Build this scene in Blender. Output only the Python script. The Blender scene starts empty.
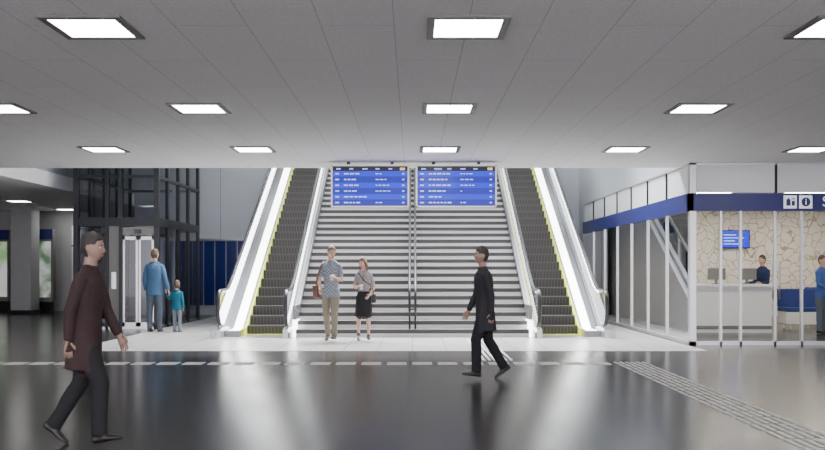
import bpy, math, random
import numpy as np
from mathutils import Vector, Matrix
random.seed(4)
scene = bpy.context.scene
COL = scene.collection
V = Vector
# ------------------------------------------------------------------ materials
MATS = {}
def mat(name, col=(.8,.8,.8), rough=.5, metal=0., emit=0., ecol=None, noise=0., nscale=20., spec=.5, bump=0.):
    if name in MATS: return MATS[name]
    m = bpy.data.materials.new(name); m.use_nodes = True
    nt = m.node_tree; b = nt.nodes['Principled BSDF']
    b.inputs['Base Color'].default_value = (*col, 1)
    b.inputs['Roughness'].default_value = rough
    b.inputs['Metallic'].default_value = metal
    b.inputs['Specular IOR Level'].default_value = spec
    if emit > 0:
        b.inputs['Emission Color'].default_value = (*(ecol or col), 1)
        b.inputs['Emission Strength'].default_value = emit
    if noise > 0 or bump > 0:
        tc = nt.nodes.new('ShaderNodeTexCoord')
        n = nt.nodes.new('ShaderNodeTexNoise'); n.inputs['Scale'].default_value = nscale
        n.inputs['Detail'].default_value = 4
        nt.links.new(tc.outputs['Object'], n.inputs['Vector'])
        if noise > 0:
            r = nt.nodes.new('ShaderNodeMix'); r.data_type = 'RGBA'
            r.inputs[6].default_value = (*[c*(1-noise) for c in col], 1)
            r.inputs[7].default_value = (*[min(1, c*(1+noise)) for c in col], 1)
            nt.links.new(n.outputs['Fac'], r.inputs[0]); nt.links.new(r.outputs[2], b.inputs['Base Color'])
        if bump > 0:
            bp = nt.nodes.new('ShaderNodeBump'); bp.inputs['Strength'].default_value = bump
            bp.inputs['Distance'].default_value = .01
            nt.links.new(n.outputs['Fac'], bp.inputs['Height']); nt.links.new(bp.outputs['Normal'], b.inputs['Normal'])
    MATS[name] = m
    return m

def brick_mat(name, c1, c2, cm, bw, rh, mortar, rough, swap=False, off=(0,0,0), speck=.0, speck_scale=60, bump=.3, rvar=.0, offset=.5, spec=.5):
    m = bpy.data.materials.new(name); m.use_nodes = True
    nt = m.node_tree; b = nt.nodes['Principled BSDF']; L = nt.links.new
    b.inputs['Specular IOR Level'].default_value = spec
    tc = nt.nodes.new('ShaderNodeTexCoord'); mp = nt.nodes.new('ShaderNodeMapping')
    mp.inputs['Location'].default_value = off
    if swap: mp.inputs['Rotation'].default_value = (0, 0, math.pi/2)
    L(tc.outputs['Object'], mp.inputs['Vector'])
    br = nt.nodes.new('ShaderNodeTexBrick'); br.offset = offset
    br.inputs['Color1'].default_value = (*c1, 1); br.inputs['Color2'].default_value = (*c2, 1)
    br.inputs['Mortar'].default_value = (*cm, 1)
    br.inputs['Scale'].default_value = 1; br.inputs['Mortar Size'].default_value = mortar
    br.inputs['Mortar Smooth'].default_value = .1
    br.inputs['Brick Width'].default_value = bw; br.inputs['Row Height'].default_value = rh
    L(mp.outputs['Vector'], br.inputs['Vector'])
    n = nt.nodes.new('ShaderNodeTexNoise'); n.inputs['Scale'].default_value = speck_scale; n.inputs['Detail'].default_value = 5
    n.inputs['Roughness'].default_value = .7
    L(tc.outputs['Object'], n.inputs['Vector'])
    mr = nt.nodes.new('ShaderNodeMapRange'); mr.inputs[1].default_value = .3; mr.inputs[2].default_value = .7
    mr.inputs[3].default_value = 1-speck; mr.inputs[4].default_value = 1+speck
    L(n.outputs['Fac'], mr.inputs[0])
    mx = nt.nodes.new('ShaderNodeMix'); mx.data_type = 'RGBA'; mx.blend_type = 'MULTIPLY'; mx.inputs[0].default_value = 1
    L(br.outputs['Color'], mx.inputs[6]); L(mr.outputs[0], mx.inputs[7]); L(mx.outputs[2], b.inputs['Base Color'])
    n2 = nt.nodes.new('ShaderNodeTexNoise'); n2.inputs['Scale'].default_value = .9; n2.inputs['Detail'].default_value = 6
    L(tc.outputs['Object'], n2.inputs['Vector'])
    m2 = nt.nodes.new('ShaderNodeMapRange'); m2.inputs[3].default_value = rough-rvar; m2.inputs[4].default_value = rough+rvar
    L(n2.outputs['Fac'], m2.inputs[0]); L(m2.outputs[0], b.inputs['Roughness'])
    bp = nt.nodes.new('ShaderNodeBump'); bp.inputs['Strength'].default_value = bump; bp.inputs['Distance'].default_value = .004
    bp.invert = True
    L(br.outputs['Fac'], bp.inputs['Height']); L(bp.outputs['Normal'], b.inputs['Normal'])
    return m

def glass_mat(name, tint=(.9,.93,.93), refl=.12, rough=.02):
    m = bpy.data.materials.new(name); m.use_nodes = True
    nt = m.node_tree; nt.nodes.remove(nt.nodes['Principled BSDF']); L = nt.links.new
    out = nt.nodes['Material Output']
    t = nt.nodes.new('ShaderNodeBsdfTransparent'); t.inputs[0].default_value = (*tint, 1)
    g = nt.nodes.new('ShaderNodeBsdfGlossy'); g.inputs['Roughness'].default_value = rough
    lw = nt.nodes.new('ShaderNodeLayerWeight'); lw.inputs[0].default_value = refl*1.6
    mx = nt.nodes.new('ShaderNodeMixShader')
    L(lw.outputs['Fresnel'], mx.inputs[0]); L(t.outputs[0], mx.inputs[1]); L(g.outputs[0], mx.inputs[2]); L(mx.outputs[0], out.inputs[0])
    return m

M_floor = brick_mat('floor_stone', (.027,.024,.022), (.021,.019,.017), (.009,.008,.008), 1.2, .6, .006, .20, swap=True, speck=.3, speck_scale=14, rvar=.05, bump=.2, spec=.42)
M_lightpool = brick_mat('floor_light_pool', (.42,.415,.41), (.38,.375,.37), (.2,.2,.2), 1.2, .6, .006, .25, swap=True, speck=.1, speck_scale=14, rvar=.05, bump=.2)  # pool of light at the stair foot, put into a paler floor colour
M_ceil = brick_mat('ceiling_panel', (.88,.86,.865), (.865,.845,.85), (.58,.57,.57), 2.4, .6, .004, .8, swap=True, off=(0,.15,0), speck=.10, speck_scale=38, bump=.3)
M_white = mat('white_panel', (.72,.73,.75), .35, noise=.03)
M_wall = brick_mat('wall_panel', (.42,.44,.48), (.39,.41,.45), (.13,.13,.14), 1.5, .6, .008, .4, speck=.04, offset=0)
M_grey = mat('grey_plaster', (.34,.34,.35), .6, noise=.08, nscale=5)
M_dark = mat('dark_metal', (.022,.024,.027), .35, .6)
M_frame = mat('frame_grey', (.16,.155,.15), .5)
M_steel = mat('brushed_steel', (.5,.5,.51), .28, 1.)
M_alu = mat('aluminium_frame', (.62,.62,.63), .35, .8)
M_rub = mat('black_rubber', (.012,.012,.014), .35)
M_blue = mat('signal_blue', (.008,.013,.13), .35)
M_tile = mat('blue_glazed_panel', (.009,.02,.12), .2, noise=.2, nscale=3)
M_glass = glass_mat('clear_glass', (.95,.96,.96), .05)
M_bal = glass_mat('balustrade_glass', (.90,.94,.93), .08)
M_dglass = glass_mat('smoked_glass', (.34,.36,.40), .2)
M_panel = mat('led_panel', (1,1,1), .5, emit=20, ecol=(1,.985,.95))
M_upl = mat('upper_light', (1,1,1), .5, emit=13, ecol=(.97,.98,1))
M_warm = mat('shop_light', (1,1,1), .5, emit=26, ecol=(1,.90,.76))
M_deck = mat('balustrade_deck', (.17,.175,.19), .3, .3)
M_led = mat('led_strip', (1,1,1), .4, emit=8, ecol=(.96,.975,1))
M_yel = mat('yellow_edge', (.55,.62,.05), .4, emit=.4)
M_riser = mat('escalator_riser', (.024,.022,.021), .5, .1)
M_tread = mat('escalator_tread', (.06,.055,.05), .45, .3)
M_sr = mat('stair_riser', (.58,.57,.56), .5, noise=.06, nscale=30)
M_st = mat('stair_tread', (.27,.26,.255), .45, noise=.08, nscale=30)
M_sn = mat('stair_nosing', (.03,.028,.028), .5)
M_tact = mat('tactile_white', (.58,.58,.56), .5, noise=.12, nscale=30)
M_scr = mat('screen_blue', (.003,.012,.25), .3, emit=1.0, ecol=(.002,.03,1.0))
M_scr2 = mat('screen_row_blue', (.003,.01,.2), .3, emit=.6, ecol=(.001,.015,.75))
M_sct = mat('screen_text', (.5,.6,.9), .3, emit=1.0, ecol=(.35,.5,1))
M_sco = mat('screen_orange', (1,.6,.1), .3, emit=1.0, ecol=(1,.55,.1))
M_scb = mat('screen_black', (.01,.01,.02), .3)
M_counter = mat('counter_white', (.75,.74,.72), .35, noise=.03)
M_seat = mat('seat_blue', (.015,.035,.18), .6, noise=.15)
M_sign = mat('sign_white', (.85,.86,.9), .4, emit=.4, ecol=(1,1,1))
M_film = mat('warm_lit_wall', (.72,.66,.56), .6, noise=.06)

def pattern_mat():
    m = bpy.data.materials.new('map_pattern_wall'); m.use_nodes = True
    nt = m.node_tree; b = nt.nodes['Principled BSDF']; L = nt.links.new
    tc = nt.nodes.new('ShaderNodeTexCoord')
    ns = nt.nodes.new('ShaderNodeTexNoise'); ns.inputs['Scale'].default_value = 2
    L(tc.outputs['Object'], ns.inputs['Vector'])
    ad = nt.nodes.new('ShaderNodeMix'); ad.data_type='RGBA'; ad.blend_type='ADD'; ad.inputs[0].default_value=.5
    L(tc.outputs['Object'], ad.inputs[6]); L(ns.outputs['Color'], ad.inputs[7])
    vo = nt.nodes.new('ShaderNodeTexVoronoi'); vo.feature='DISTANCE_TO_EDGE'; vo.inputs['Scale'].default_value = 3.2
    L(ad.outputs[2], vo.inputs['Vector'])
    cr = nt.nodes.new('ShaderNodeValToRGB')
    cr.color_ramp.elements[0].position=.02; cr.color_ramp.elements[0].color=(.45,.36,.23,1)
    cr.color_ramp.elements[1].position=.04; cr.color_ramp.elements[1].color=(.83,.79,.71,1)
    L(vo.outputs['Distance'], cr.inputs[0]); L(cr.outputs[0], b.inputs['Base Color'])
    b.inputs['Roughness'].default_value=.6
    return m
M_pat = pattern_mat()
def poster_mat(name, a, b_, c):
    m = bpy.data.materials.new(name); m.use_nodes = True
    nt = m.node_tree; b = nt.nodes['Principled BSDF']; L = nt.links.new
    tc = nt.nodes.new('ShaderNodeTexCoord'); n = nt.nodes.new('ShaderNodeTexNoise'); n.inputs['Scale'].default_value=2.0
    L(tc.outputs['Object'], n.inputs['Vector'])
    cr = nt.nodes.new('ShaderNodeValToRGB'); e = cr.color_ramp.elements
    e[0].position=.38; e[0].color=(*a,1); e[1].position=.62; e[1].color=(*c,1)
    x=e.new(.5); x.color=(*b_,1)
    L(n.outputs['Fac'], cr.inputs[0]); L(cr.outputs[0], b.inputs['Base Color'])
    L(cr.outputs[0], b.inputs['Emission Color']); b.inputs['Emission Strength'].default_value=.5
    return m

# ------------------------------------------------------------------ mesh builder
class B:
    def __init__(s): s.v=[]; s.f=[]; s.m=[]; s.mats=[]; s.sm=[]
    def mi(s,m):
        if m not in s.mats: s.mats.append(m)
        return s.mats.index(m)
    def add(s,vs,fs,m,smooth=False):
        o=len(s.v); s.v+= [tuple(p) for p in vs]; k=s.mi(m)
        for f in fs: s.f.append([i+o for i in f]); s.m.append(k); s.sm.append(smooth)
    def box(s,x0,x1,y0,y1,z0,z1,m):
        x0,x1=sorted((x0,x1)); y0,y1=sorted((y0,y1)); z0,z1=sorted((z0,z1))
        vs=[(x,y,z) for z in (z0,z1) for y in (y0,y1) for x in (x0,x1)]
        s.add(vs,[(0,2,3,1),(4,5,7,6),(0,1,5,4),(2,6,7,3),(0,4,6,2),(1,3,7,5)],m)
    def quad(s,pts,m): s.add(pts,[tuple(range(len(pts)))],m)
    def extr(s,prof,x0,x1,m):
        n=len(prof); vs=[(x0,p[0],p[1]) for p in prof]+[(x1,p[0],p[1]) for p in prof]
        fs=[tuple(range(n))[::-1],tuple(range(n,2*n))]
        fs+=[(i,(i+1)%n,n+(i+1)%n,n+i) for i in range(n)]
        s.add(vs,fs,m)
    def sweep(s,pts,ra,rb,m,seg=10,side=V((1,0,0))):
        vs,fs=loft([(V(p),ra,rb) for p in pts],side,seg); s.add(vs,fs,m,True)
    def lathe(s,prof,c,m,seg=20):
        vs=[];fs=[]; n=len(prof)
        for r,z in prof:
            for k in range(seg):
                a=2*math.pi*k/seg; vs.append((c[0]+r*math.cos(a),c[1]+r*math.sin(a),c[2]+z))
        for i in range(n-1):
            for k in range(seg): fs.append((i*seg+k,i*seg+(k+1)%seg,(i+1)*seg+(k+1)%seg,(i+1)*seg+k))
        fs.append(tuple(range(seg))[::-1]); fs.append(tuple(range((n-1)*seg,n*seg)))
        s.add(vs,fs,m,True)
    def build(s,name,parent=None,bevel=0):
        me=bpy.data.meshes.new(name); me.from_pydata(s.v,[],s.f)
        for m in s.mats: me.materials.append(m)
        me.polygons.foreach_set('material_index',s.m); me.polygons.foreach_set('use_smooth',s.sm)
        me.update()
        o=bpy.data.objects.new(name,me); COL.objects.link(o)
        if parent: o.parent=parent
        if bevel:
            b=o.modifiers.new('bevel','BEVEL'); b.width=bevel; b.segments=2; b.limit_method='ANGLE'
        return o

def loft(st, side, seg=14):
    n=len(st); vs=[]; fs=[]
    for i,(p,ra,rb) in enumerate(st):
        a=st[max(0,i-1)][0]; b=st[min(n-1,i+1)][0]; t=(b-a).normalized()
        sd=side-t*side.dot(t)
        if sd.length<1e-3: sd=V((0,1,0))-t*t.y
        sd.normalize(); u=t.cross(sd)
        for k in range(seg):
            an=2*math.pi*k/seg; vs.append(p+sd*(ra*math.cos(an))+u*(rb*math.sin(an)))
    for i in range(n-1):
        for k in range(seg):
            k2=(k+1)%seg; fs.append((i*seg+k,i*seg+k2,(i+1)*seg+k2,(i+1)*seg+k))
    t0=(st[0][0]-st[1][0]).normalized(); t1=(st[-1][0]-st[-2][0]).normalized()
    c0=len(vs); vs.append(st[0][0]+t0*min(st[0][1],st[0][2])*.35)
    c1=len(vs); vs.append(st[-1][0]+t1*min(st[-1][1],st[-1][2])*.35)
    for k in range(seg):
        k2=(k+1)%seg; fs.append((c0,k2,k)); fs.append((c1,(n-1)*seg+k,(n-1)*seg+k2))
    return vs,fs

def sphere(c,rx,ry,rz,nu=16,nv=10,fn=None):
    vs=[];fs=[]
    for j in range(nv+1):
        th=math.pi*j/nv
        for i in range(nu):
            ph=2*math.pi*i/nu
            d=V((math.sin(th)*math.cos(ph),math.sin(th)*math.sin(ph),math.cos(th)))
            p=V((d.x*rx,d.y*ry,d.z*rz))
            if fn: p=fn(d,p)
            vs.append(V(c)+p)
    for j in range(nv):
        for i in range(nu):
            i2=(i+1)%nu; fs.append((j*nu+i,(j+1)*nu+i,(j+1)*nu+i2,j*nu+i2))
    return vs,fs
def ss(a,b,x):
    t=max(0,min(1,(x-a)/(b-a))); return t*t*(3-2*t)

def text_mesh(b, body, size, loc, m, align='CENTER'):
    c=bpy.data.curves.new('t','FONT'); c.body=body; c.size=size; c.align_x=align; c.align_y='CENTER'; c.extrude=.002
    o=bpy.data.objects.new('t',c); COL.objects.link(o)
    dg=bpy.context.evaluated_depsgraph_get(); me=bpy.data.meshes.new_from_object(o.evaluated_get(dg))
    R=Matrix.Translation(V(loc)) @ Matrix.Rotation(math.pi/2,4,'X')
    b.add([R@v.co for v in me.vertices],[tuple(p.vertices) for p in me.polygons],m)
    bpy.data.objects.remove(o)

# ------------------------------------------------------------------ room shell
CZ=3.4
KX,KY,KB=5.17,16.4,26.6
b=B(); b.box(-16,14,-4,34,-.2,0,M_floor); b.box(-6.0,5.1,15.2,27.4,0,.004,M_lightpool); b.build('floor')  # thin pale slab paints the light falling from the void onto the floor
b=B(); b.box(-16,14,-4,17.25,CZ,CZ+.35,M_ceil); b.box(-16,-8.7,17.25,30,CZ,CZ+.35,M_ceil); b.build('ceiling')
b=B(); b.box(-16.2,-16,-4,30,0,CZ+.3,M_grey); b.build('wall_left')
b=B(); b.box(14,14.2,-4,16.4,0,CZ+.3,M_grey); b.build('wall_right')
b=B(); b.box(-8.9,-8.7,17.25,30.2,CZ+.35,7,M_wall); b.build('wall_void_left')
b=B(); b.box(5.2,5.4,17.25,31,CZ+.0,7,M_wall); b.box(5.2,5.4,KB+.16,31,0,CZ,M_wall); b.build('wall_void_right')
b=B(); b.box(-8.9,5.4,31,31.2,0,7,M_wall); b.build('wall_back')
b=B(); b.box(-8.7,-4.3,27.5,27.7,0,7,M_wall)
x=-8.6
while x<-4.5:
    b.box(x,x+.31,27.44,27.5,.3,2.3,M_tile); x+=.35
b.box(-8.7,-4.3,27.43,27.5,2.33,2.38,M_steel)
b.build('wall_back_left')
b=B(); b.box(4.3,5.2,27.5,27.7,0,7,M_wall); b.build('wall_back_right')
b=B(); b.box(-4.3,5.2,29.6,31,5.5,5.77,M_floor); b.build('floor_upper')
b=B(); b.box(-8.9,5.4,17.25,31.2,7,7.2,M_white); b.build('ceiling_upper')
b=B(); b.box(-8.9,5.4,17.0,17.25,CZ+.35,7.2,M_white); b.build('wall_void_front')
for yy in (18.2,20.6,23.4,26.4):
    b=B(); b.box(-5.0,5.0,yy,yy+.5,6.93,6.999,M_upl); b.box(-5.05,5.05,yy-.05,yy,6.9,6.999,M_alu); b.box(-5.05,5.05,yy+.5,yy+.55,6.9,6.999,M_alu)
    b.build('linear_luminaire')

# far left end wall + showcases
b=B(); b.box(-16,-8.7,30,30.2,0,CZ,M_grey); b.build('wall_far_left')
b=B(); b.box(-8.9,-8.75,24.2,30,0,CZ,M_grey); b.build('wall_passage')
P1=poster_mat('poster_a',(.75,.78,.74),(.55,.62,.5),(.3,.5,.2)); P2=poster_mat('poster_b',(.62,.66,.66),(.4,.44,.38),(.10,.2,.10))
def showcase(x0,x1,y,pm):
    b=B(); b.box(x0,x1,y-.25,y,.35,2.75,M_frame); b.box(x0+.06,x1-.06,y-.27,y-.25,.5,2.35,pm)
    b.box(x0,x1,y-.28,y-.25,2.42,2.75,M_blue); b.box(x0+.05,x1-.05,y-.2,y,0,.35,M_dark)
    b.build('poster_showcase')
showcase(-15.3,-13.6,29.9,P1); showcase(-12.42,-11.88,29.3,P2); showcase(-15.6,-14.9,25,P2)
b=B()
xa,ya=-12.5,28.4
b.box(xa-.33,xa+.33,ya-.33,ya+.33,0,CZ,M_grey); b.box(xa-.36,xa+.36,ya-.36,ya+.36,0,.12,M_dark)
b.build('pillar',bevel=.02)
b=B(); b.box(-11.5,-10.5,29.7,29.9,0,2.9,M_white); b.box(-11.02,-10.98,29.66,29.7,0,2.9,M_dark); b.box(-11.5,-10.5,29.66,29.72,2.2,2.24,M_dark)
b.box(-11.1,-11.06,29.62,29.66,.95,1.25,M_steel)
b.build('door_service')

# ------------------------------------------------------------------ ceiling lights
b=B()
b.box(-.27,.27,-.27,.27,-.012,-.004,M_panel)
for (x0,x1,y0,y1) in ((-.33,-.27,-.33,.33),(.27,.33,-.33,.33),(-.27,.27,-.33,-.27),(-.27,.27,.27,.33)):
    b.box(x0,x1,y0,y1,-.018,0,M_frame)
proto=b.build('ceiling_light'); first=True
pts=[(x,y) for y in (0.,3.62,7.24,10.86,14.55) for x in (-8.2,-5.1,-2.63,.45,3.52,6.57,9.6)]
pts+=[(-11.4,y) for y in (14.55,18.2,21.9,25.5,29)]
for (x,y) in pts:
    if first: o=proto; first=False
    else: o=bpy.data.objects.new('ceiling_light',proto.data); COL.objects.link(o)
    o.location=(x,y,CZ)

# ------------------------------------------------------------------ staircase
SY=18.25; R_=.165; T_=R_/.5774; N=35; SW=2.42
b=B()
for i in range(N):
    y=SY+i*T_; z=i*R_
    b.box(-SW,SW,y,y+.02,z,z+R_-.08,M_sr)
    b.box(-SW,SW,y-.015,y+.06,z+R_-.08,z+R_+.002,M_sn)
    b.box(-SW,SW,y+.06,y+T_+.02,z+R_-.03,z+R_,M_st)
b.extr([(SY+.03,0),(SY+N*T_,N*R_-.1),(SY+N*T_,0)],-SW,SW,M_grey)
b.build('staircase')
def stz(y): return max(0,(y-SY)*.5774+R_)
b=B()
for xx in (-.06,.06):
    pp=[(xx,SY-.15,.55),(xx,SY-.22,.75),(xx,SY-.15,.95)]+[(xx,SY+t,stz(SY+t)+.85) for t in (.25,3,6,9.7)]
    b.sweep(pp,.026,.026,M_dark)
    pp=[(xx,SY-.1,.35),(xx,SY+.25,stz(SY+.25)+.3),(xx,SY+9.7,stz(SY+9.7)+.3)]
    b.sweep(pp,.016,.016,M_dark)
for i in range(0,34,4):
    y=SY+.15+i*T_; z=(i+1)*R_
    for xx in (-.06,.06): b.sweep([(xx,y,z-.02),(xx,y,z+.45),(xx,y,z+.86)],.02,.02,M_dark)
    b.box(-.08,.08,y-.012,y+.012,z+.4,z+.43,M_dark)
b.build('stair_handrail')

# ------------------------------------------------------------------ escalators
EY=19.0; TOPY=EY+5.77/.5774
def z0(y): return 0 if y<EY else min(5.77,(y-EY)*.5774)
def escalator(s):
    b=B(); X=lambda a: s*a
    def band(a0,a1,lo,hi,m,ya=17.95,yb=30.95):
        ys=[y for y in (ya,EY,TOPY,yb)]
        top=[(y,z0(y)+hi) for y in ys]; bot=[(y,max(0,z0(y)+lo)) for y in ys][::-1]
        b.extr(top+bot,X(a0),X(a1),m)
    band(4.02,4.12,-9,.14,M_wallc,17.9); band(2.50,2.56,-9,.12,M_deck,18.0)
    band(3.62,4.02,-.6,.13,M_deck,18.35); band(3.57,3.62,-.6,.16,M_yel,18.6)
    band(3.67,3.86,-.1,.137,M_led,18.45)
    band(2.64,2.68,-.6,.14,M_yel,18.6); band(2.56,2.64,-.6,.13,M_alu,18.2)
    band(2.425,2.50,-.8,.36,M_led,18.35); band(2.43,2.50,.36,.66,M_deck,18.35)
    b.box(X(2.68),X(3.57),17.9,EY-.05,0,.015,M_steel)
    b.box(X(2.68),X(3.57),18.85,EY-.05,.015,.022,M_yel)
    y=EY; rr=.2; tt=rr/.5774
    while y<TOPY-.1:
        z=(y-EY)*.5774
        b.box(X(2.68),X(3.57),y,y+.015,max(0,z-.02),z+rr,M_riser)
        b.box(X(2.68),X(3.57),y-.012,y+.02,z+rr-.03,z+rr,M_tread)
        b.box(X(2.68),X(3.57),y+.015,y+tt+.02,z+rr-.02,z+rr-.002,M_tread)
        for g in range(1,12):
            gx=2.68+g*.89/12; b.box(X(gx-.009),X(gx+.009),y-.006,y,max(0,z),z+rr-.03,M_tread)
        y+=tt
    b.extr([(EY,-.05),(TOPY,5.6),(TOPY,5.2),(EY+.9,-.05)],X(2.68),X(3.57),M_dark)
    b.box(X(2.68),X(3.57),TOPY,30.95,5.6,5.77,M_steel)
    for a in (2.60,3.98):
        n=8; arc=[(18.05+.36*(1-math.sin(math.pi*k/n)), .52-.42*math.cos(math.pi*k/n)) for k in range(n+1)]
        prof=arc+[(EY+.1,z0(EY+.1)+.95),(TOPY,5.77+.95),(30.95,5.77+.95),(30.95,5.77+.1),(TOPY,5.77+.1),(EY,.1)]
        b.quad([(X(a),p[0],p[1]) for p in prof],M_bal)
        n=12; pts=[(18.25-.27*math.sin(math.pi*k/n),.62-.36*math.cos(math.pi*k/n)) for k in range(n+1)]
        pts=[(18.55,.22),(18.4,.24)]+pts+[(18.6,.98),(EY-.1,.99),(EY+.15,z0(EY+.15)+1.0),(EY+.5,z0(EY+.5)+.98),(TOPY-.2,5.77+.85),(TOPY+.2,5.77+.97),(30.95,5.77+.97)]
        b.sweep([(X(a),p[0],p[1]) for p in pts],.042,.030,M_rub,seg=12)
        q=[(18.7,.93),(EY+.2,z0(EY+.2)+.93),(TOPY-.2,5.77+.8)]
        b.sweep([(X(a-.03 if a>3 else a+.03),p[0],p[1]) for p in q],.014,.016,M_led,seg=8)
        b.extr([(17.95,0),(17.98,.17),(18.2,.22),(18.8,.2),(EY,.14),(EY,0)],X(a-.05),X(a+.05),M_alu)
    return b.build('escalator')
M_wallc=mat('escalator_cladding',(.45,.46,.48),.35,.2)
escalator(-1); escalator(1)

# ------------------------------------------------------------------ departure boards
def board(x0,x1):
    b=B(); y=16.2; zt,zb=3.34,2.55; w=x1-x0
    b.box(x0,x1,y,y+.16,zb,zt,M_dark)
    for (a,c,d,e) in ((x0,x1,zt-.03,zt),(x0,x1,zb,zb+.03),(x0,x0+.03,zb,zt),(x1-.03,x1,zb,zt)):
        b.box(a,c,y-.025,y,d,e,M_alu)
    b.box(x0+.03,x1-.03,y-.012,y-.001,zb+.03,zt-.03,M_scb)
    for k in range(5): b.box(x0+.10+k*.24,x0+.10+k*.24+random.uniform(.06,.14),y-.02,y-.012,zt-.09,zt-.07,M_sct)
    b.box(x1-.17,x1-.08,y-.02,y-.012,zt-.10,zt-.06,M_sco)
    rows=6; h=(zt-.12-(zb+.035))/rows
    for r in range(rows):
        z1=zt-.12-r*h; z2=z1-h+.006
        b.box(x0+.04,x1-.04,y-.016,y-.012,z2,z1,M_scr if r%2==0 else M_scr2)
        zm=(z1+z2)/2
        b.box(x0+.08,x0+.15,y-.02,y-.016,zm-.012,zm+.012,M_sct)
        xx=x0+.24; e=x0+.24+random.uniform(.2,.42)
        while xx<e:
            l=random.uniform(.04,.09); b.box(xx,xx+l,y-.02,y-.016,zm-.012,zm+.012,M_sct); xx+=l+.02
        xx=x0+.82; e=x0+.85+random.uniform(.0,.22)
        if r!=4:
            while xx<e:
                l=random.uniform(.03,.07); b.box(xx,xx+l,y-.02,y-.016,zm-.009,zm+.009,M_sct); xx+=l+.02
        b.box(x1-.13,x1-.09,y-.02,y-.016,zm-.012,zm+.012,M_sct)
    for xx in (x0+w*.22,x0+w*.78):
        b.box(xx-.03,xx+.03,y+.05,y+.11,zt,CZ-.001,M_dark)
    b.build('departure_board')
board(-1.50,-.06); board(.06,1.55)

# ------------------------------------------------------------------ tactile paving
b=B()
x=-7.6
while x<3.0:
    for k in range(4):
        b.box(x,x+.29,13.02+k*.085,13.02+k*.085+.055,0,.006,M_tact)
    x+=.38
def lane(cx,ya,yb,z=0):
    y=ya
    while y<yb:
        for k in range(6): b.box(cx-.23+k*.085,cx-.23+k*.085+.038,y,y+.28,0,.008,M_tact)
        y+=.36
lane(3.28,3.0,13.2); lane(1.32,13.6,17.7)
b.build('tactile_paving')

# ------------------------------------------------------------------ elevator
b=B(); EX0,EX1,EF,EB=-8.02,-6.1,21.0,25.0
for x in (EX0,-7.28,-6.95,EX1):
    t=.06 if x in (EX0,EX1) else .04
    b.box(x-t,x+t,EF-.05,EF+.05,0,6.9,M_dark)
for x in (EX0,EX1):
    for y in (21.9,22.9,23.9,EB): b.box(x-.04,x+.04,y-.05,y+.05,0,6.9,M_dark)
for z in (2.45,3.6,5.2,6.85):
    h=.2 if z<3 else .07
    b.box(EX0,EX1,EF-.04,EF+.04,z,z+h,M_dark)
    for x in (EX0,EX1): b.box(x-.04,x+.04,EF,EB,z,z+h,M_dark)
    b.box(EX0,EX1,EB-.04,EB+.04,z,z+.07,M_dark)
b.quad([(-7.98,EF,0.05),(-7.32,EF,0.05),(-7.32,EF,2.45),(-7.98,EF,2.45)],M_dglass)
b.quad([(EX0,EF,2.6),(EX1,EF,2.6),(EX1,EF,6.8),(EX0,EF,6.8)],M_dglass)
for x in (EX0,EX1): b.quad([(x,EF,0.05),(x,EB,0.05),(x,EB,6.8),(x,EF,6.8)],M_dglass)
b.box(-7.24,-6.99,EF-.01,EF+.02,.02,2.45,M_frame)
for (a,c) in ((-6.91,-6.55),(-6.53,-6.17)):
    b.quad([(a,EF,.1),(c,EF,.1),(c,EF,2.2),(a,EF,2.2)],M_dglass)
    b.box(a,a+.05,EF-.01,EF+.02,.05,2.2,M_steel); b.box(c-.05,c,EF-.01,EF+.02,.05,2.2,M_steel)
    b.box(a,c,EF-.01,EF+.02,.05,.15,M_steel); b.box(a,c,EF-.01,EF+.02,2.12,2.2,M_steel)
b.box(-6.95,-6.12,EF-.03,EF+.03,2.22,2.42,M_frame); b.box(-6.62,-6.46,EF-.05,EF-.03,2.27,2.37,M_scb)
b.box(-7.17,-7.06,EF-.04,EF-.01,.95,1.35,M_steel); b.lathe([(.02,0),(.02,.001)],(-7.115,EF-.042,1.2),M_blue)
b.box(EX0,EX1,EF-.05,EB,0,.05,M_steel)
b.box(-7.6,-6.3,21.5,23.7,.1,.2,M_steel); b.box(-7.6,-6.3,23.6,23.7,.1,2.4,M_steel); b.box(-7.6,-6.3,21.5,23.7,2.3,2.45,M_frame)
b.box(-7.7,-7.62,23.0,23.1,.05,6.8,M_steel); b.box(-6.28,-6.2,23.0,23.1,.05,6.8,M_steel)
b.build('elevator')

# ------------------------------------------------------------------ shop
b=B()
fx=[5.75,6.12,6.76,7.26,8.1,9.2,10.3,11.4,12.5,13.6]
b.box(KX,KX+.12,KY,KY+.12,0,CZ-.001,M_alu)
for x in fx: b.box(x-.022,x+.022,KY,KY+.06,0,2.5,M_alu)
b.box(KX,13.89,KY,KY+.06,0,.07,M_alu)
b.quad([(KX+.12,KY+.03,.07),(13.89,KY+.03,.07),(13.89,KY+.03,2.5),(KX+.12,KY+.03,2.5)],M_glass)
b.box(KX-.03,13.89,KY-.03,KY+.08,2.5,2.83,M_blue); b.box(KX-.03,KX+.06,KY-.03,KB,2.5,2.83,M_blue)
xs=[KX+.12,6.78,8.4,10,11.6,13.89]
for a,c in zip(xs[:-1],xs[1:]): b.box(a+.015,c-.015,KY+.03,KY+.06,2.85,3.37,M_white); b.box(c-.02,c+.02,KY,KY+.08,2.83,CZ-.001,M_dark)
b.box(KX,13.89,KY,KY+.08,3.36,3.399,M_alu)
ys=[KY+.12]+[KY+.12+i*1.45 for i in range(1,7)]
for y in ys[1:]: b.box(KX,KX+.06,y-.02,y+.02,0,2.5,M_alu); b.box(KX,KX+.07,y-.02,y+.02,2.83,CZ-.001,M_dark)
b.box(KX,KX+.06,KY+.1,KB-.01,0,.07,M_alu)
b.quad([(KX+.03,KY+.12,.07),(KX+.03,KB-.01,.07),(KX+.03,KB-.01,2.5),(KX+.03,KY+.12,2.5)],M_glass)
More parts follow.
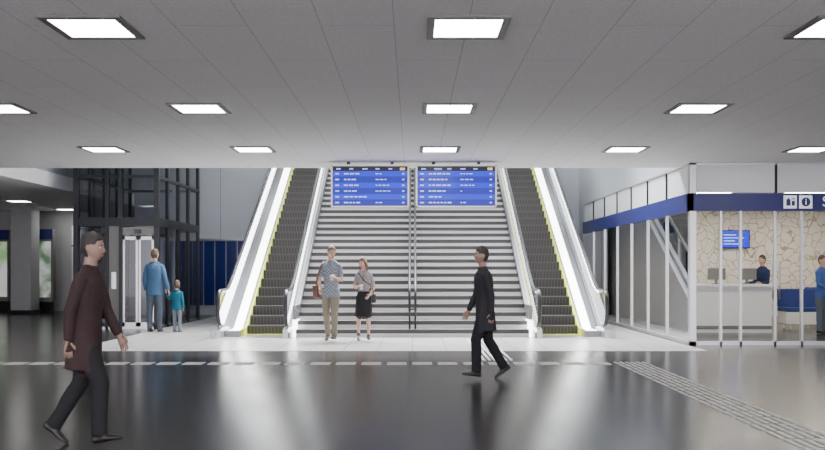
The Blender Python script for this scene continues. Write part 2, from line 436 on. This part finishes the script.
b.box(KX+.03,KX+.06,KY+.12,KB-.01,2.84,3.38,M_white)
b.box(KX,KX+.06,KY+.1,KB-.01,3.36,3.399,M_alu)
b.sweep([(6.70,KY-.05,.85),(6.70,KY-.05,1.5)],.015,.015,M_steel); b.sweep([(6.82,KY-.05,.85),(6.82,KY-.05,1.5)],.015,.015,M_steel)
b.build('shop_storefront')
b=B(); b.box(KX+.1,14,KB,KB+.15,0,3.3,M_pat); b.build('wall_shop_back')
b=B(); b.box(13.9,14.1,KY+.1,KB,0,3.3,M_film); b.build('wall_shop_right')
b=B(); b.box(KX+.08,13.9,KY+.1,KB+.15,3.18,3.35,M_white); b.build('ceiling_shop')
for y in (17.6,20,22.4,24.8):
    for x in (6.6,9.0,11.4):
        b=B(); b.box(x-.6,x+.6,y-.15,y+.15,3.15,3.179,M_warm); b.box(x-.63,x-.6,y-.18,y+.18,3.14,3.179,M_alu); b.box(x+.6,x+.63,y-.18,y+.18,3.14,3.179,M_alu)
        b.build('shop_ceiling_light')
b=B(); zc=2.665; yy=KY-.035
def plate(cx): b.box(cx-.12,cx+.12,yy-.012,yy,zc-.12,zc+.12,M_sign)
plate(7.02); plate(7.31)
y2=yy-.016
b.box(7.02-.075,7.02+.005,y2,yy-.012,zc-.07,zc+.05,M_blue); b.box(7.02-.05,7.02-.02,y2,yy-.012,zc+.05,zc+.075,M_blue)
b.box(7.02+.025,7.02+.085,y2,yy-.012,zc-.07,zc+.07,M_blue)
b.box(7.02+.035,7.02+.075,y2-.002,y2,zc+.02,zc+.05,M_sign)
cvs=[(7.31+.085*math.cos(2*math.pi*k/28),y2,zc+.085*math.sin(2*math.pi*k/28)) for k in range(28)]
b.quad(cvs,M_blue)
text_mesh(b,'i',.17,(7.31,y2-.003,zc),M_sign)
text_mesh(b,'S',.27,(7.68,yy-.004,zc),M_sign)
b.build('pictogram_sign')
b=B(); b.box(6.3,8.0,19.6,20.2,0,1.02,M_counter); b.box(6.25,8.05,19.5,20.3,1.02,1.08,M_white); b.box(6.3,8.0,19.58,19.6,.08,.16,M_frame)
b.box(6.3,6.8,20.2,21.8,0,1.02,M_counter); b.box(6.25,6.85,20.2,21.85,1.02,1.08,M_white)
for x in (6.9,7.6):
    b.box(x-.2,x+.2,19.95,19.98,1.18,1.44,M_frame); b.box(x-.03,x+.03,19.98,20.02,1.08,1.3,M_frame); b.box(x-.1,x+.1,19.9,20.05,1.08,1.095,M_frame)
b.build('service_counter',bevel=.01)
def bench(x0,x1,y):
    b=B(); b.box(x0,x1,y,y+.5,.12,.42,M_counter); b.box(x0-.01,x1+.01,y-.01,y+.5,.42,.52,M_seat); b.box(x0,x1,y+.42,y+.54,.52,.95,M_seat)
    for x in (x0+.1,x1-.15):
        b.box(x,x+.05,y+.05,y+.1,0,.12,M_steel); b.box(x,x+.05,y+.4,y+.45,0,.12,M_steel)
    b.build('upholstered_bench',bevel=.02)
bench(8.75,10.2,20.6); bench(10.3,11.6,22.6); bench(5.6,6.9,23.6)
b=B(); b.box(9.25,10.15,KB-.12,KB-.02,2.05,2.6,M_scb); b.box(9.28,10.12,KB-.13,KB-.12,2.08,2.57,M_scr)
for k in range(4): b.box(9.36,9.36+random.uniform(.3,.6),KB-.135,KB-.13,2.44-k*.09,2.47-k*.09,M_sct)
b.box(9.65,9.75,KB-.03,KB,2.25,2.35,M_dark); b.build('wall_display')
for (tx,ty) in ((5.75,18.6),(5.75,22.4)):
    b=B(); b.lathe([(.2,0),(.2,.02),(.03,.04),(.03,1.02),(.27,1.04),(.27,1.07)],(tx,ty,0),M_counter); b.build('bistro_table')

# ------------------------------------------------------------------ humans
def human(name, loc, deg, H, P, O, kids=False, vox=.011):
    k=H/1.8
    fem=O.get('fem',False)
    lean=math.tan(math.radians(P.get('lean',0)))
    hs=1.0 if not kids else 1.3
    rem_v=[];rem_f=[]; labs=[]; extra=B()
    SK=O['skin']
    def radd(vs,fs):
        o=len(rem_v); rem_v.extend(vs); rem_f.extend([tuple(i+o for i in f) for f in fs])
    def lf(st,side,labels,seg=16,bias=0.):
        radd(*loft(st,side,seg))
        for i in range(len(st)-1):
            labs.append((st[i][0],st[i+1][0],st[i][1],st[i][2],st[i+1][1],st[i+1][2],side,labels[i] if isinstance(labels,(list,tuple)) else labels,bias))
    tp=lambda h: V((0,-h*lean,h))
    X=V((1,0,0)); Y=V((0,1,0))
    c=O.get('bulk',1.0)
    hem=O.get('hem',-.05)
    sx=.88 if fem else 1.
    st=[(tp(-.08),.12,.09),(tp(-.03),.165 if not fem else .16,.115),(tp(hem if hem>-.025 else -.02),.168,.118)]
    lb=['bottom','bottom']
    if O.get('skirt'):
        lf([(tp(-.42),.19,.19),(tp(-.25),.185,.165),(tp(-.02),.168,.125),(tp(.11),.132,.1)],X,'bottom',22,.035)
        st=[(tp(-.03),.16,.115),(tp(.0),.165,.118)]; lb=['bottom']
    st+=[(tp(.12),.142*sx*c,.105*c),(tp(.20),.14*sx*c,.103*c),(tp(.33),.165*sx*c,(.125 if fem else .12)*c),(tp(.44),.172*sx*c,.115*c),(tp(.51),.15*sx*c,.092*c),(tp(.55),.09*sx,.072)]
    lb+=['bottom' if O.get('skirt') else 'top','top','top','top','top','top']
    lf(st,X,lb,22)
    if not O.get('skirt'):
        lf([(tp(hem-.03),.178*c,.135*c),(tp(hem+.05),.17*c,.125*c),(tp(.13),.146*sx*c,.108*c)],X,'top',22,.035)
    lf([(tp(.49)+V((-.14*sx,0,0)),.045,.045),(tp(.54)+V((-.07,0,0)),.052,.05),(tp(.56),.06,.055),(tp(.54)+V((.07,0,0)),.052,.05),(tp(.49)+V((.14*sx,0,0)),.045,.045)],Y,'top',14)
    lf([(tp(.54),.075,.07),(tp(.59),.064,.064)],X,'top',16)
    lf([(tp(.585),.056,.058),(tp(.64),.053*(.88 if fem else 1),.056),(tp(.71)+V((0,-.002,0)),.052,.056)],X,'skin',16)
    for sgn,s in ((1,'L'),(-1,'R')):
        hip=V((sgn*.085,0,0)); th=V(P.get('th'+s,(0,0,-1))).normalized(); sh=V(P.get('sh'+s,(0,0,-1))).normalized()
        kn=hip+th*.43; an=kn+sh*.42
        if O.get('skirt') or O.get('shorts'):
            lf([(hip+V((0,0,.02)),.085,.09),(hip+th*.2,.078,.08),(kn,.052,.055),(kn+sh*.12+V((0,.008,0)),.05,.055),(kn+sh*.3,.034,.036),(an,.03,.034)],X,'skin')
        else:
            lf([(hip+V((0,0,.03)),.09,.1),(hip+th*.15,.092,.1),(hip+th*.32,.078,.084),(kn,.068,.074),(kn+sh*.14+V((0,.006,0)),.064,.074),(kn+sh*.3,.058,.066),(an+sh*.015,.056,.068)],X,'bottom')
        pt=math.radians(P.get('ft'+s,0)); R=Matrix.Rotation(pt,3,'X')
        fp=lambda y,z: an+R@V((0,y,z))
        lf([(an+sh*-.03,.034,.038),(an,.036,.042),(an+R@V((0,0,-.04)),.037,.05)],X,['shoe','shoe'])
        lf([(fp(.075,-.045),.026,.026),(fp(.055,-.05),.036,.036),(fp(.0,-.045),.038,.04),(fp(-.06,-.052),.042,.034),(fp(-.12,-.062),.047,.025),(fp(-.165,-.068),.040,.019),(fp(-.19,-.07),.024,.014)],X,'shoe',14)
    for sgn,s in ((1,'L'),(-1,'R')):
        shd=tp(.475)+V((sgn*.162*sx,0,0)); ua=V(P.get('ua'+s,(sgn*.16,0,-1))).normalized(); fa=V(P.get('fa'+s,(sgn*.05,-.15,-1))).normalized()
        el=shd+ua*.28; wr=el+fa*.25
        inn=shd+V((-sgn*.08,0,.015)); ar=.9 if fem else 1.
        f=ar*O.get('armbulk',1.)
        if O.get('sleeve','long')=='long':
            lf([(inn,.055,.055),(shd,.056*f,.06*f),(shd+ua*.10,.054*f,.056*f),(shd+ua*.22,.048*f,.050*f),(el,.046*f,.048*f),(el+fa*.12,.044*f,.045*f),(el+fa*.235,.035*f,.037*f)],Y,'top')
            lf([(el+fa*.2,.026,.024),(wr,.026,.02)],Y,'skin',12)
        else:
            lf([(inn,.055,.055),(shd,.055*f,.06*f),(shd+ua*.10,.053*f,.056*f),(shd+ua*.19,.053*f,.054*f)],Y,'top')
            lf([(shd+ua*.15,.042*ar,.044*ar),(el,.038*ar,.039*ar),(el+fa*.08,.039*ar,.039*ar),(el+fa*.2,.028*ar,.026*ar),(wr,.025,.02)],Y,'skin')
        hd=V(P.get('ha'+s,fa)).normalized(); pn=V(P.get('pn'+s,(-sgn,0,0))); pn=(pn-hd*pn.dot(hd)).normalized()
        sd=hd.cross(pn)*(1 if s=='R' else -1)
        lf([(wr-hd*.01,.026,.019),(wr+hd*.03,.034,.017),(wr+hd*.07,.041,.015),(wr+hd*.09,.038,.012)],sd,'skin',14)
        cu=P.get('curl'+s,.35)
        for j,(o_,l_) in enumerate(((.029,.072),(.010,.082),(-.010,.076),(-.028,.06))):
            p=wr+hd*.08+sd*o_; d=hd+sd*(o_*1.2); d.normalize(); pp=[(p,.0095,.009)]; a=0
            for q in range(3):
                a+=cu*(.7 if q==0 else 1); dd=d*math.cos(a)+pn*math.sin(a); p=p+dd*l_*(.45,.3,.25)[q]; pp.append((p,.009-.001*q,.0085-.001*q))
            extra.add(*loft(pp,sd,8),SK,True)
        p=wr+hd*.025+sd*.028+pn*.004; d=(hd*.7+sd*.65+pn*.3).normalized(); d2=(hd*.9+sd*.15+pn*.5).normalized()
        extra.add(*loft([(p-d*.015,.012,.012),(p+d*.03,.012,.011),(p+d*.03+d2*.028,.0105,.0095),(p+d*.03+d2*.05,.007,.007)],pn,8),SK,True)
        P['_hand'+s]=wr+hd*.085+pn*.03
    yaw=math.radians(P.get('yaw',0)); pit=math.radians(P.get('nod',0))
    base=tp(.66)
    HM=Matrix.Translation(base)@Matrix.Rotation(yaw,4,'Z')@Matrix.Rotation(pit,4,'X')@Matrix.Scale(hs,4)
    hc=V((0,-.012,.085))
    def hf(d,p):
        q=p.copy()
        if d.z<0:
            w=(-d.z); q.x*=1-.26*w*w
            if d.y>0: q.y*=1-.35*w
            else: q.y-=.016*ss(.4,1,w)*(-d.y+.2)
        else: q.y+=.008*d.z
        fr=ss(.3,.8,-d.y)
        q.y+=fr*.007*math.exp(-((d.z-.06)/.16)**2)*min(1,abs(d.x)*4)
        return q
    vs,fs=sphere(hc,.074,.096,.12,32,24,hf); vs=[HM@v for v in vs]; radd(vs,fs)
    labs.append((HM@(hc+V((0,0,-.05))),HM@(hc+V((0,0,.05))),.08*hs,.09*hs,.08*hs,.09*hs,X,'skin',0))
    nv,nf=loft([(V((0,-.084,.022))+hc,.009,.010),(V((0,-.097,-.008))+hc,.011,.012),(V((0,-.104,-.026))+hc,.015,.011),(V((0,-.090,-.036))+hc,.013,.008)],X,12); radd([HM@v for v in nv],nf)
    for s_ in (1,-1):
        vs,fs=sphere(hc+V((s_*.075,.010,-.005)),.011,.020,.032,12,8); radd([HM@v for v in vs],fs)
    MW=mat('eye_white',(.7,.7,.68),.3); MI=mat('eye_iris',(.06,.04,.03),.2); ML=mat('lips',(.42,.17,.14),.5); MH=O['hairm']
    def ex(vf,m): extra.add([HM@v for v in vf[0]],vf[1],m,True)
    for s_ in (1,-1):
        ex(sphere(hc+V((s_*.030,-.079,.004)),.0135,.009,.0075,12,8),MW)
        ex(sphere(hc+V((s_*.030,-.0855,.004)),.006,.0042,.006,10,8),MI)
        ex(loft([(hc+V((s_*.014,-.0895,.021)),.003,.003),(hc+V((s_*.032,-.087,.026)),.004,.0035),(hc+V((s_*.05,-.077,.020)),.002,.002)],V((0,0,1)),6),MH)
    ex(sphere(hc+V((0,-.088,-.057)),.023,.008,.0045,14,8),ML); ex(sphere(hc+V((0,-.087,-.065)),.018,.008,.005,14,8),ML)
    long_=O.get('long',False)
    def hairf(d,p):
        q=hf(d,p)
        rough=1+.025*math.sin(d.x*23+d.z*17)*math.cos(d.y*19)
        az=math.atan2(abs(d.x),-d.y)
        line=.56-.10*ss(.0,.7,az)-.25*ss(.75,1.1,az)-(.0 if not long_ else .8*ss(.95,1.25,az))-1.05*ss(1.45,1.9,az)
        if not long_:
            if 1.15<az<1.75: line=max(line,.12 if az>1.3 else line)
        sc=.80+.29*ss(line-.09,line+.06,d.z)
        q=V((q.x*sc,q.y*sc,q.z*sc))*rough
        if d.z>.3: q.z+=.008
        return q
    ex(sphere(hc,.074,.096,.12,48,36,hairf),MH)
    if long_:
        ex(loft([(hc+V((0,.045,.04)),.075,.055),(hc+V((0,.06,-.06)),.08,.042),(hc+V((0,.07,-.13)),.08,.036),(hc+V((0,.075,-.19)),.055,.02)],X,18),MH)
        for s_ in (1,-1):
            ex(loft([(hc+V((s_*.066,.0,.05)),.018,.04),(hc+V((s_*.077,.005,-.04)),.016,.035),(hc+V((s_*.074,-.005,-.12)),.015,.028),(hc+V((s_*.066,-.01,-.18)),.008,.012)],X,12),MH)
    me=bpy.data.meshes.new('tmp'); me.from_pydata([tuple(v) for v in rem_v],[],rem_f); me.update()
    ob=bpy.data.objects.new('tmp',me); COL.objects.link(ob)
    r=ob.modifiers.new('r','REMESH'); r.mode='VOXEL'; r.voxel_size=vox
    sm=ob.modifiers.new('s','SMOOTH'); sm.factor=.5; sm.iterations=3
    dg=bpy.context.evaluated_depsgraph_get(); m2=bpy.data.meshes.new_from_object(ob.evaluated_get(dg))
    bpy.data.objects.remove(ob)
    nf=len(m2.polygons); C=np.empty(nf*3); m2.polygons.foreach_get('center',C); C=C.reshape(-1,3)
    best=np.full(nf,1e9); lab=np.zeros(nf,int); names=['skin','top','bottom','shoe']
    for (a,b_,ra0,rb0,ra1,rb1,side,l,bias) in labs:
        A=np.array(a); D=np.array(b_)-A; L2=D@D; t=np.clip(((C-A)@D)/L2,0,1)
        tt=V(D).normalized(); sdv=(side-tt*side.dot(tt)).normalized(); u=tt.cross(sdv)
        O_=C-(A+t[:,None]*D); ra=ra0+(ra1-ra0)*t; rb=rb0+(rb1-rb0)*t
        pu=O_@np.array(sdv); pv=O_@np.array(u); pw=O_@np.array(tt)
        q=(np.sqrt((pu/ra)**2+(pv/rb)**2)-1)*np.minimum(ra,rb); q=np.sqrt(np.maximum(q,0)**2+(pw*2)**2)+np.minimum(q,0)
        if bias: q=np.where(q<.05,q-bias,q)
        w=q<best; best[w]=q[w]; lab[w]=names.index(l)
    mats=[SK,O['top'],O['bottom'],O['shoe']]
    fin=B(); fin.mats=list(mats)
    fin.v=[tuple(v.co) for v in m2.vertices]; fin.f=[list(p.vertices) for p in m2.polygons]; fin.m=[int(i) for i in lab]; fin.sm=[True]*nf
    o_=len(fin.v); fin.v+=extra.v; fin.f+=[[i+o_ for i in f] for f in extra.f]; fin.m+=[fin.mi(extra.mats[i]) for i in extra.m]; fin.sm+=extra.sm
    zmin=min(v[2] for v in fin.v)
    acc=O.get('acc')
    ob=fin.build(name)
    if acc:
        ab=B(); acc(ab,P); ab.build('carried_bag_and_cup',parent=ob)
    ob.scale=(k,k,k); ob.rotation_euler=(0,0,math.radians(deg)); ob.location=(loc[0],loc[1],-zmin*k+.001+(.004 if -6.0<loc[0]<5.1 and loc[1]>15.2 else 0))
    return ob

def cloth(n,c,noise=.12,s=25): return mat(n,c,.85,noise=noise,nscale=s,spec=.2,bump=.2)
skinA=mat('skin_fair',(.50,.30,.22),.5,noise=.05); skinB=mat('skin_tan',(.32,.20,.155),.5,noise=.05)
hb=mat('hair_brown',(.10,.055,.03),.6,noise=.3,nscale=60); hd_=mat('hair_dark',(.03,.024,.02),.6,noise=.3,nscale=60)
hr=mat('hair_auburn',(.13,.045,.025),.55,noise=.3,nscale=60); hl=mat('hair_light',(.18,.11,.055),.6,noise=.3,nscale=60)
leather=mat('brown_leather',(.11,.038,.022),.4,noise=.2); blk=mat('black_leather',(.015,.015,.016),.4)
cup=mat('paper_cup',(.75,.72,.66),.6); lid=mat('cup_lid',(.05,.04,.04),.5)
def shirt_check():
    m=cloth('check_shirt',(.33,.36,.40)); nt=m.node_tree; b_=nt.nodes['Principled BSDF']
    tc=nt.nodes.new('ShaderNodeTexCoord'); ck=nt.nodes.new('ShaderNodeTexChecker'); ck.inputs['Scale'].default_value=30
    ck.inputs['Color1'].default_value=(.25,.27,.30,1); ck.inputs['Color2'].default_value=(.14,.16,.20,1)
    nt.links.new(tc.outputs['Object'],ck.inputs['Vector']); nt.links.new(ck.outputs[0],b_.inputs['Base Color']); return m
def cup_at(b,p):
    b.lathe([(.028,-.06),(.038,.05)],p,cup,16); b.lathe([(.040,.05),(.040,.06),(.034,.068)],p,lid,16)
def bagbox(b,c,w,d,h,m):
    vs,fs=sphere(c,1,1,1,20,14,lambda D,p: V((math.copysign(abs(D.x)**.45,D.x)*w/2,math.copysign(abs(D.y)**.45,D.y)*d/2,math.copysign(abs(D.z)**.45,D.z)*h/2)))
    b.add(vs,fs,m,True)
def man_acc(b,P):
    bagbox(b,(-.27,.0,-.0),.13,.34,.27,leather)
    b.box(-.345,-.335,-.1,.1,.0,.10,leather)
    b.sweep([(-.26,-.14,.12),(-.23,-.13,.3),(-.165,-.09,.50),(-.14,.0,.565),(-.17,.09,.5),(-.24,.13,.3),(-.26,.14,.12)],.02,.006,leather,8,V((0,0,1)))
    cup_at(b,P['_handL'])
def woman_acc(b,P):
    bagbox(b,(.225,.03,-.03),.1,.27,.2,blk)
    b.sweep([(.22,-.08,.05),(.17,-.13,.25),(.0,-.145,.36),(-.12,-.085,.53),(-.11,.03,.58),(.0,.13,.4),(.16,.13,.22),(.22,.1,.05)],.012,.005,blk,8,V((0,0,1)))
    cup_at(b,P['_handR'])
human('man',(-1.60,17.3),-8,1.84,dict(thL=(.02,-.28,-1),shL=(0,-.02,-1),ftL=-8,thR=(-.06,.1,-1),shR=(.0,.42,-1),ftR=22,
     uaR=(-.3,.12,-1),faR=(.15,-.55,-.55),curlR=.7,pnR=(.9,0,-.3),uaL=(.15,-.05,-1),faL=(-.25,-1,.25),haL=(-.35,-1,.2),pnL=(-1,.2,0),curlL=.75,yaw=32,nod=12,lean=1),
     dict(skin=skinA,top=shirt_check(),bottom=cloth('khaki_trousers',(.20,.172,.13)),shoe=mat('brown_shoe',(.07,.04,.025),.5),hairm=hl,sleeve='short',hem=-.06,acc=man_acc))
human('woman',(-.96,17.3),6,1.62,dict(thL=(.04,-.2,-1),shL=(0,.02,-1),ftL=-4,thR=(-.04,.12,-1),shR=(.0,.38,-1),ftR=20,
     uaR=(-.18,-.05,-1),faR=(.3,-1,.1),haR=(.25,-1,.1),pnR=(1,.1,0),curlR=.75,uaL=(.35,.1,-1),faL=(-.35,-.5,-.5),curlL=.5,yaw=-34,nod=14),
     dict(fem=True,skin=skinA,top=cloth('patterned_blouse',(.24,.22,.22),.7,30),bottom=cloth('black_skirt',(.018,.018,.02)),shoe=mat('black_shoe',(.015,.015,.015),.4),hairm=hr,sleeve='short',skirt=True,long=True,acc=woman_acc))
human('man',(-5.83,19.9),175,1.87,dict(thL=(.05,0,-1),shL=(0,.02,-1),thR=(-.06,-.03,-1),shR=(0,.04,-1),uaR=(-.28,.0,-1),faR=(-.25,-.1,-1),pnR=(1,0,0),
     uaL=(.22,.05,-1),faL=(.0,-.35,-1),curlR=.6,yaw=-10),
     dict(skin=skinA,top=cloth('denim_shirt',(.055,.12,.22)),bottom=cloth('grey_jeans',(.09,.11,.14)),shoe=mat('dark_shoe',(.04,.035,.03),.5),hairm=hb,hem=-.1,bulk=1.08,armbulk=1.12))
human('child',(-5.31,19.85),165,1.12,dict(thL=(.04,-.05,-1),shL=(0,.06,-1),thR=(-.05,0,-1),shR=(0,.03,-1),uaL=(.45,0,-.6),faL=(.4,-.1,.7),uaR=(-.2,0,-1),yaw=15),
     dict(skin=skinA,top=cloth('teal_jacket',(.015,.12,.18)),bottom=cloth('grey_child_trousers',(.16,.18,.21)),shoe=mat('child_shoe',(.1,.1,.12),.5),hairm=hb,hem=-.08,bulk=1.2,armbulk=1.2),kids=True,vox=.014)
human('pedestrian',(.93,11.3),-82,1.68,dict(thL=(0,-.36,-1),shL=(0,.02,-1),ftL=-10,thR=(0,.16,-1),shR=(0,.6,-1),ftR=32,
     uaR=(-.12,-.2,-1),faR=(0,-.5,-1),uaL=(.12,.25,-1),faL=(0,.0,-1),lean=3),
     dict(skin=skinB,top=cloth('black_coat',(.03,.03,.036)),bottom=cloth('black_trousers',(.018,.018,.022)),shoe=mat('black_boot',(.012,.012,.012),.4),hairm=hd_,hem=-.25,bulk=1.12,armbulk=1.1))
human('pedestrian',(-2.60,7.0),86,1.68,dict(thR=(0,-.42,-1),shR=(0,.02,-1),ftR=-12,thL=(0,.2,-1),shL=(0,.65,-1),ftL=34,
     uaL=(.12,-.25,-1),faL=(0,-.5,-1),uaR=(-.12,.3,-1),faR=(0,.05,-1),lean=4,nod=4),
     dict(skin=skinB,top=cloth('maroon_coat',(.045,.028,.029)),bottom=cloth('dark_trousers',(.022,.021,.024)),shoe=mat('black_boot',(.012,.012,.012),.4),hairm=hd_,hem=-.25,bulk=1.1,armbulk=1.08),vox=.009)
human('shop_assistant',(8.35,21.0),-60,1.75,dict(uaR=(-.1,-.2,-1),faR=(0,-1,-.1),uaL=(.1,-.2,-1),faL=(0,-1,-.1)),
     dict(skin=skinA,top=cloth('navy_top',(.02,.03,.08)),bottom=cloth('dark_trousers',(.022,.021,.024)),shoe=mat('black_boot',(.012,.012,.012),.4),hairm=hd_),vox=.014)
human('customer',(8.98,19.3),30,1.72,dict(uaR=(-.1,-.2,-1),faR=(0,-.8,-.3),uaL=(.12,0,-1)),
     dict(skin=skinA,top=cloth('blue_shirt',(.05,.1,.3)),bottom=cloth('grey_jeans',(.09,.11,.14)),shoe=mat('black_boot',(.012,.012,.012),.4),hairm=hb),vox=.014)

# ------------------------------------------------------------------ lighting
w=bpy.data.worlds.new('World'); scene.world=w; w.use_nodes=True
w.node_tree.nodes['Background'].inputs[0].default_value=(.85,.81,.87,1); w.node_tree.nodes['Background'].inputs[1].default_value=7.5
def area(n,loc,rot,sx,sy,p,col=(1,1,1),spread=180):
    l=bpy.data.lights.new(n,'AREA'); l.shape='RECTANGLE'; l.size=sx; l.size_y=sy; l.energy=p; l.color=col; l.spread=math.radians(spread)
    o=bpy.data.objects.new(n,l); COL.objects.link(o); o.location=loc; o.rotation_euler=rot; return o
area('void_downlight',(0,20.5,6.8),(math.radians(-28),0,0),9.5,1.0,1800,(.96,.98,1),100)

# ------------------------------------------------------------------ camera
cd=bpy.data.cameras.new('camera'); cam=bpy.data.objects.new('camera',cd); COL.objects.link(cam)
cd.sensor_width=36; cd.lens=36*880/825; cd.shift_y=45/825; cam.location=(0,0,1.4); cam.rotation_euler=(math.pi/2,0,0)
cd.clip_end=200
scene.camera=cam
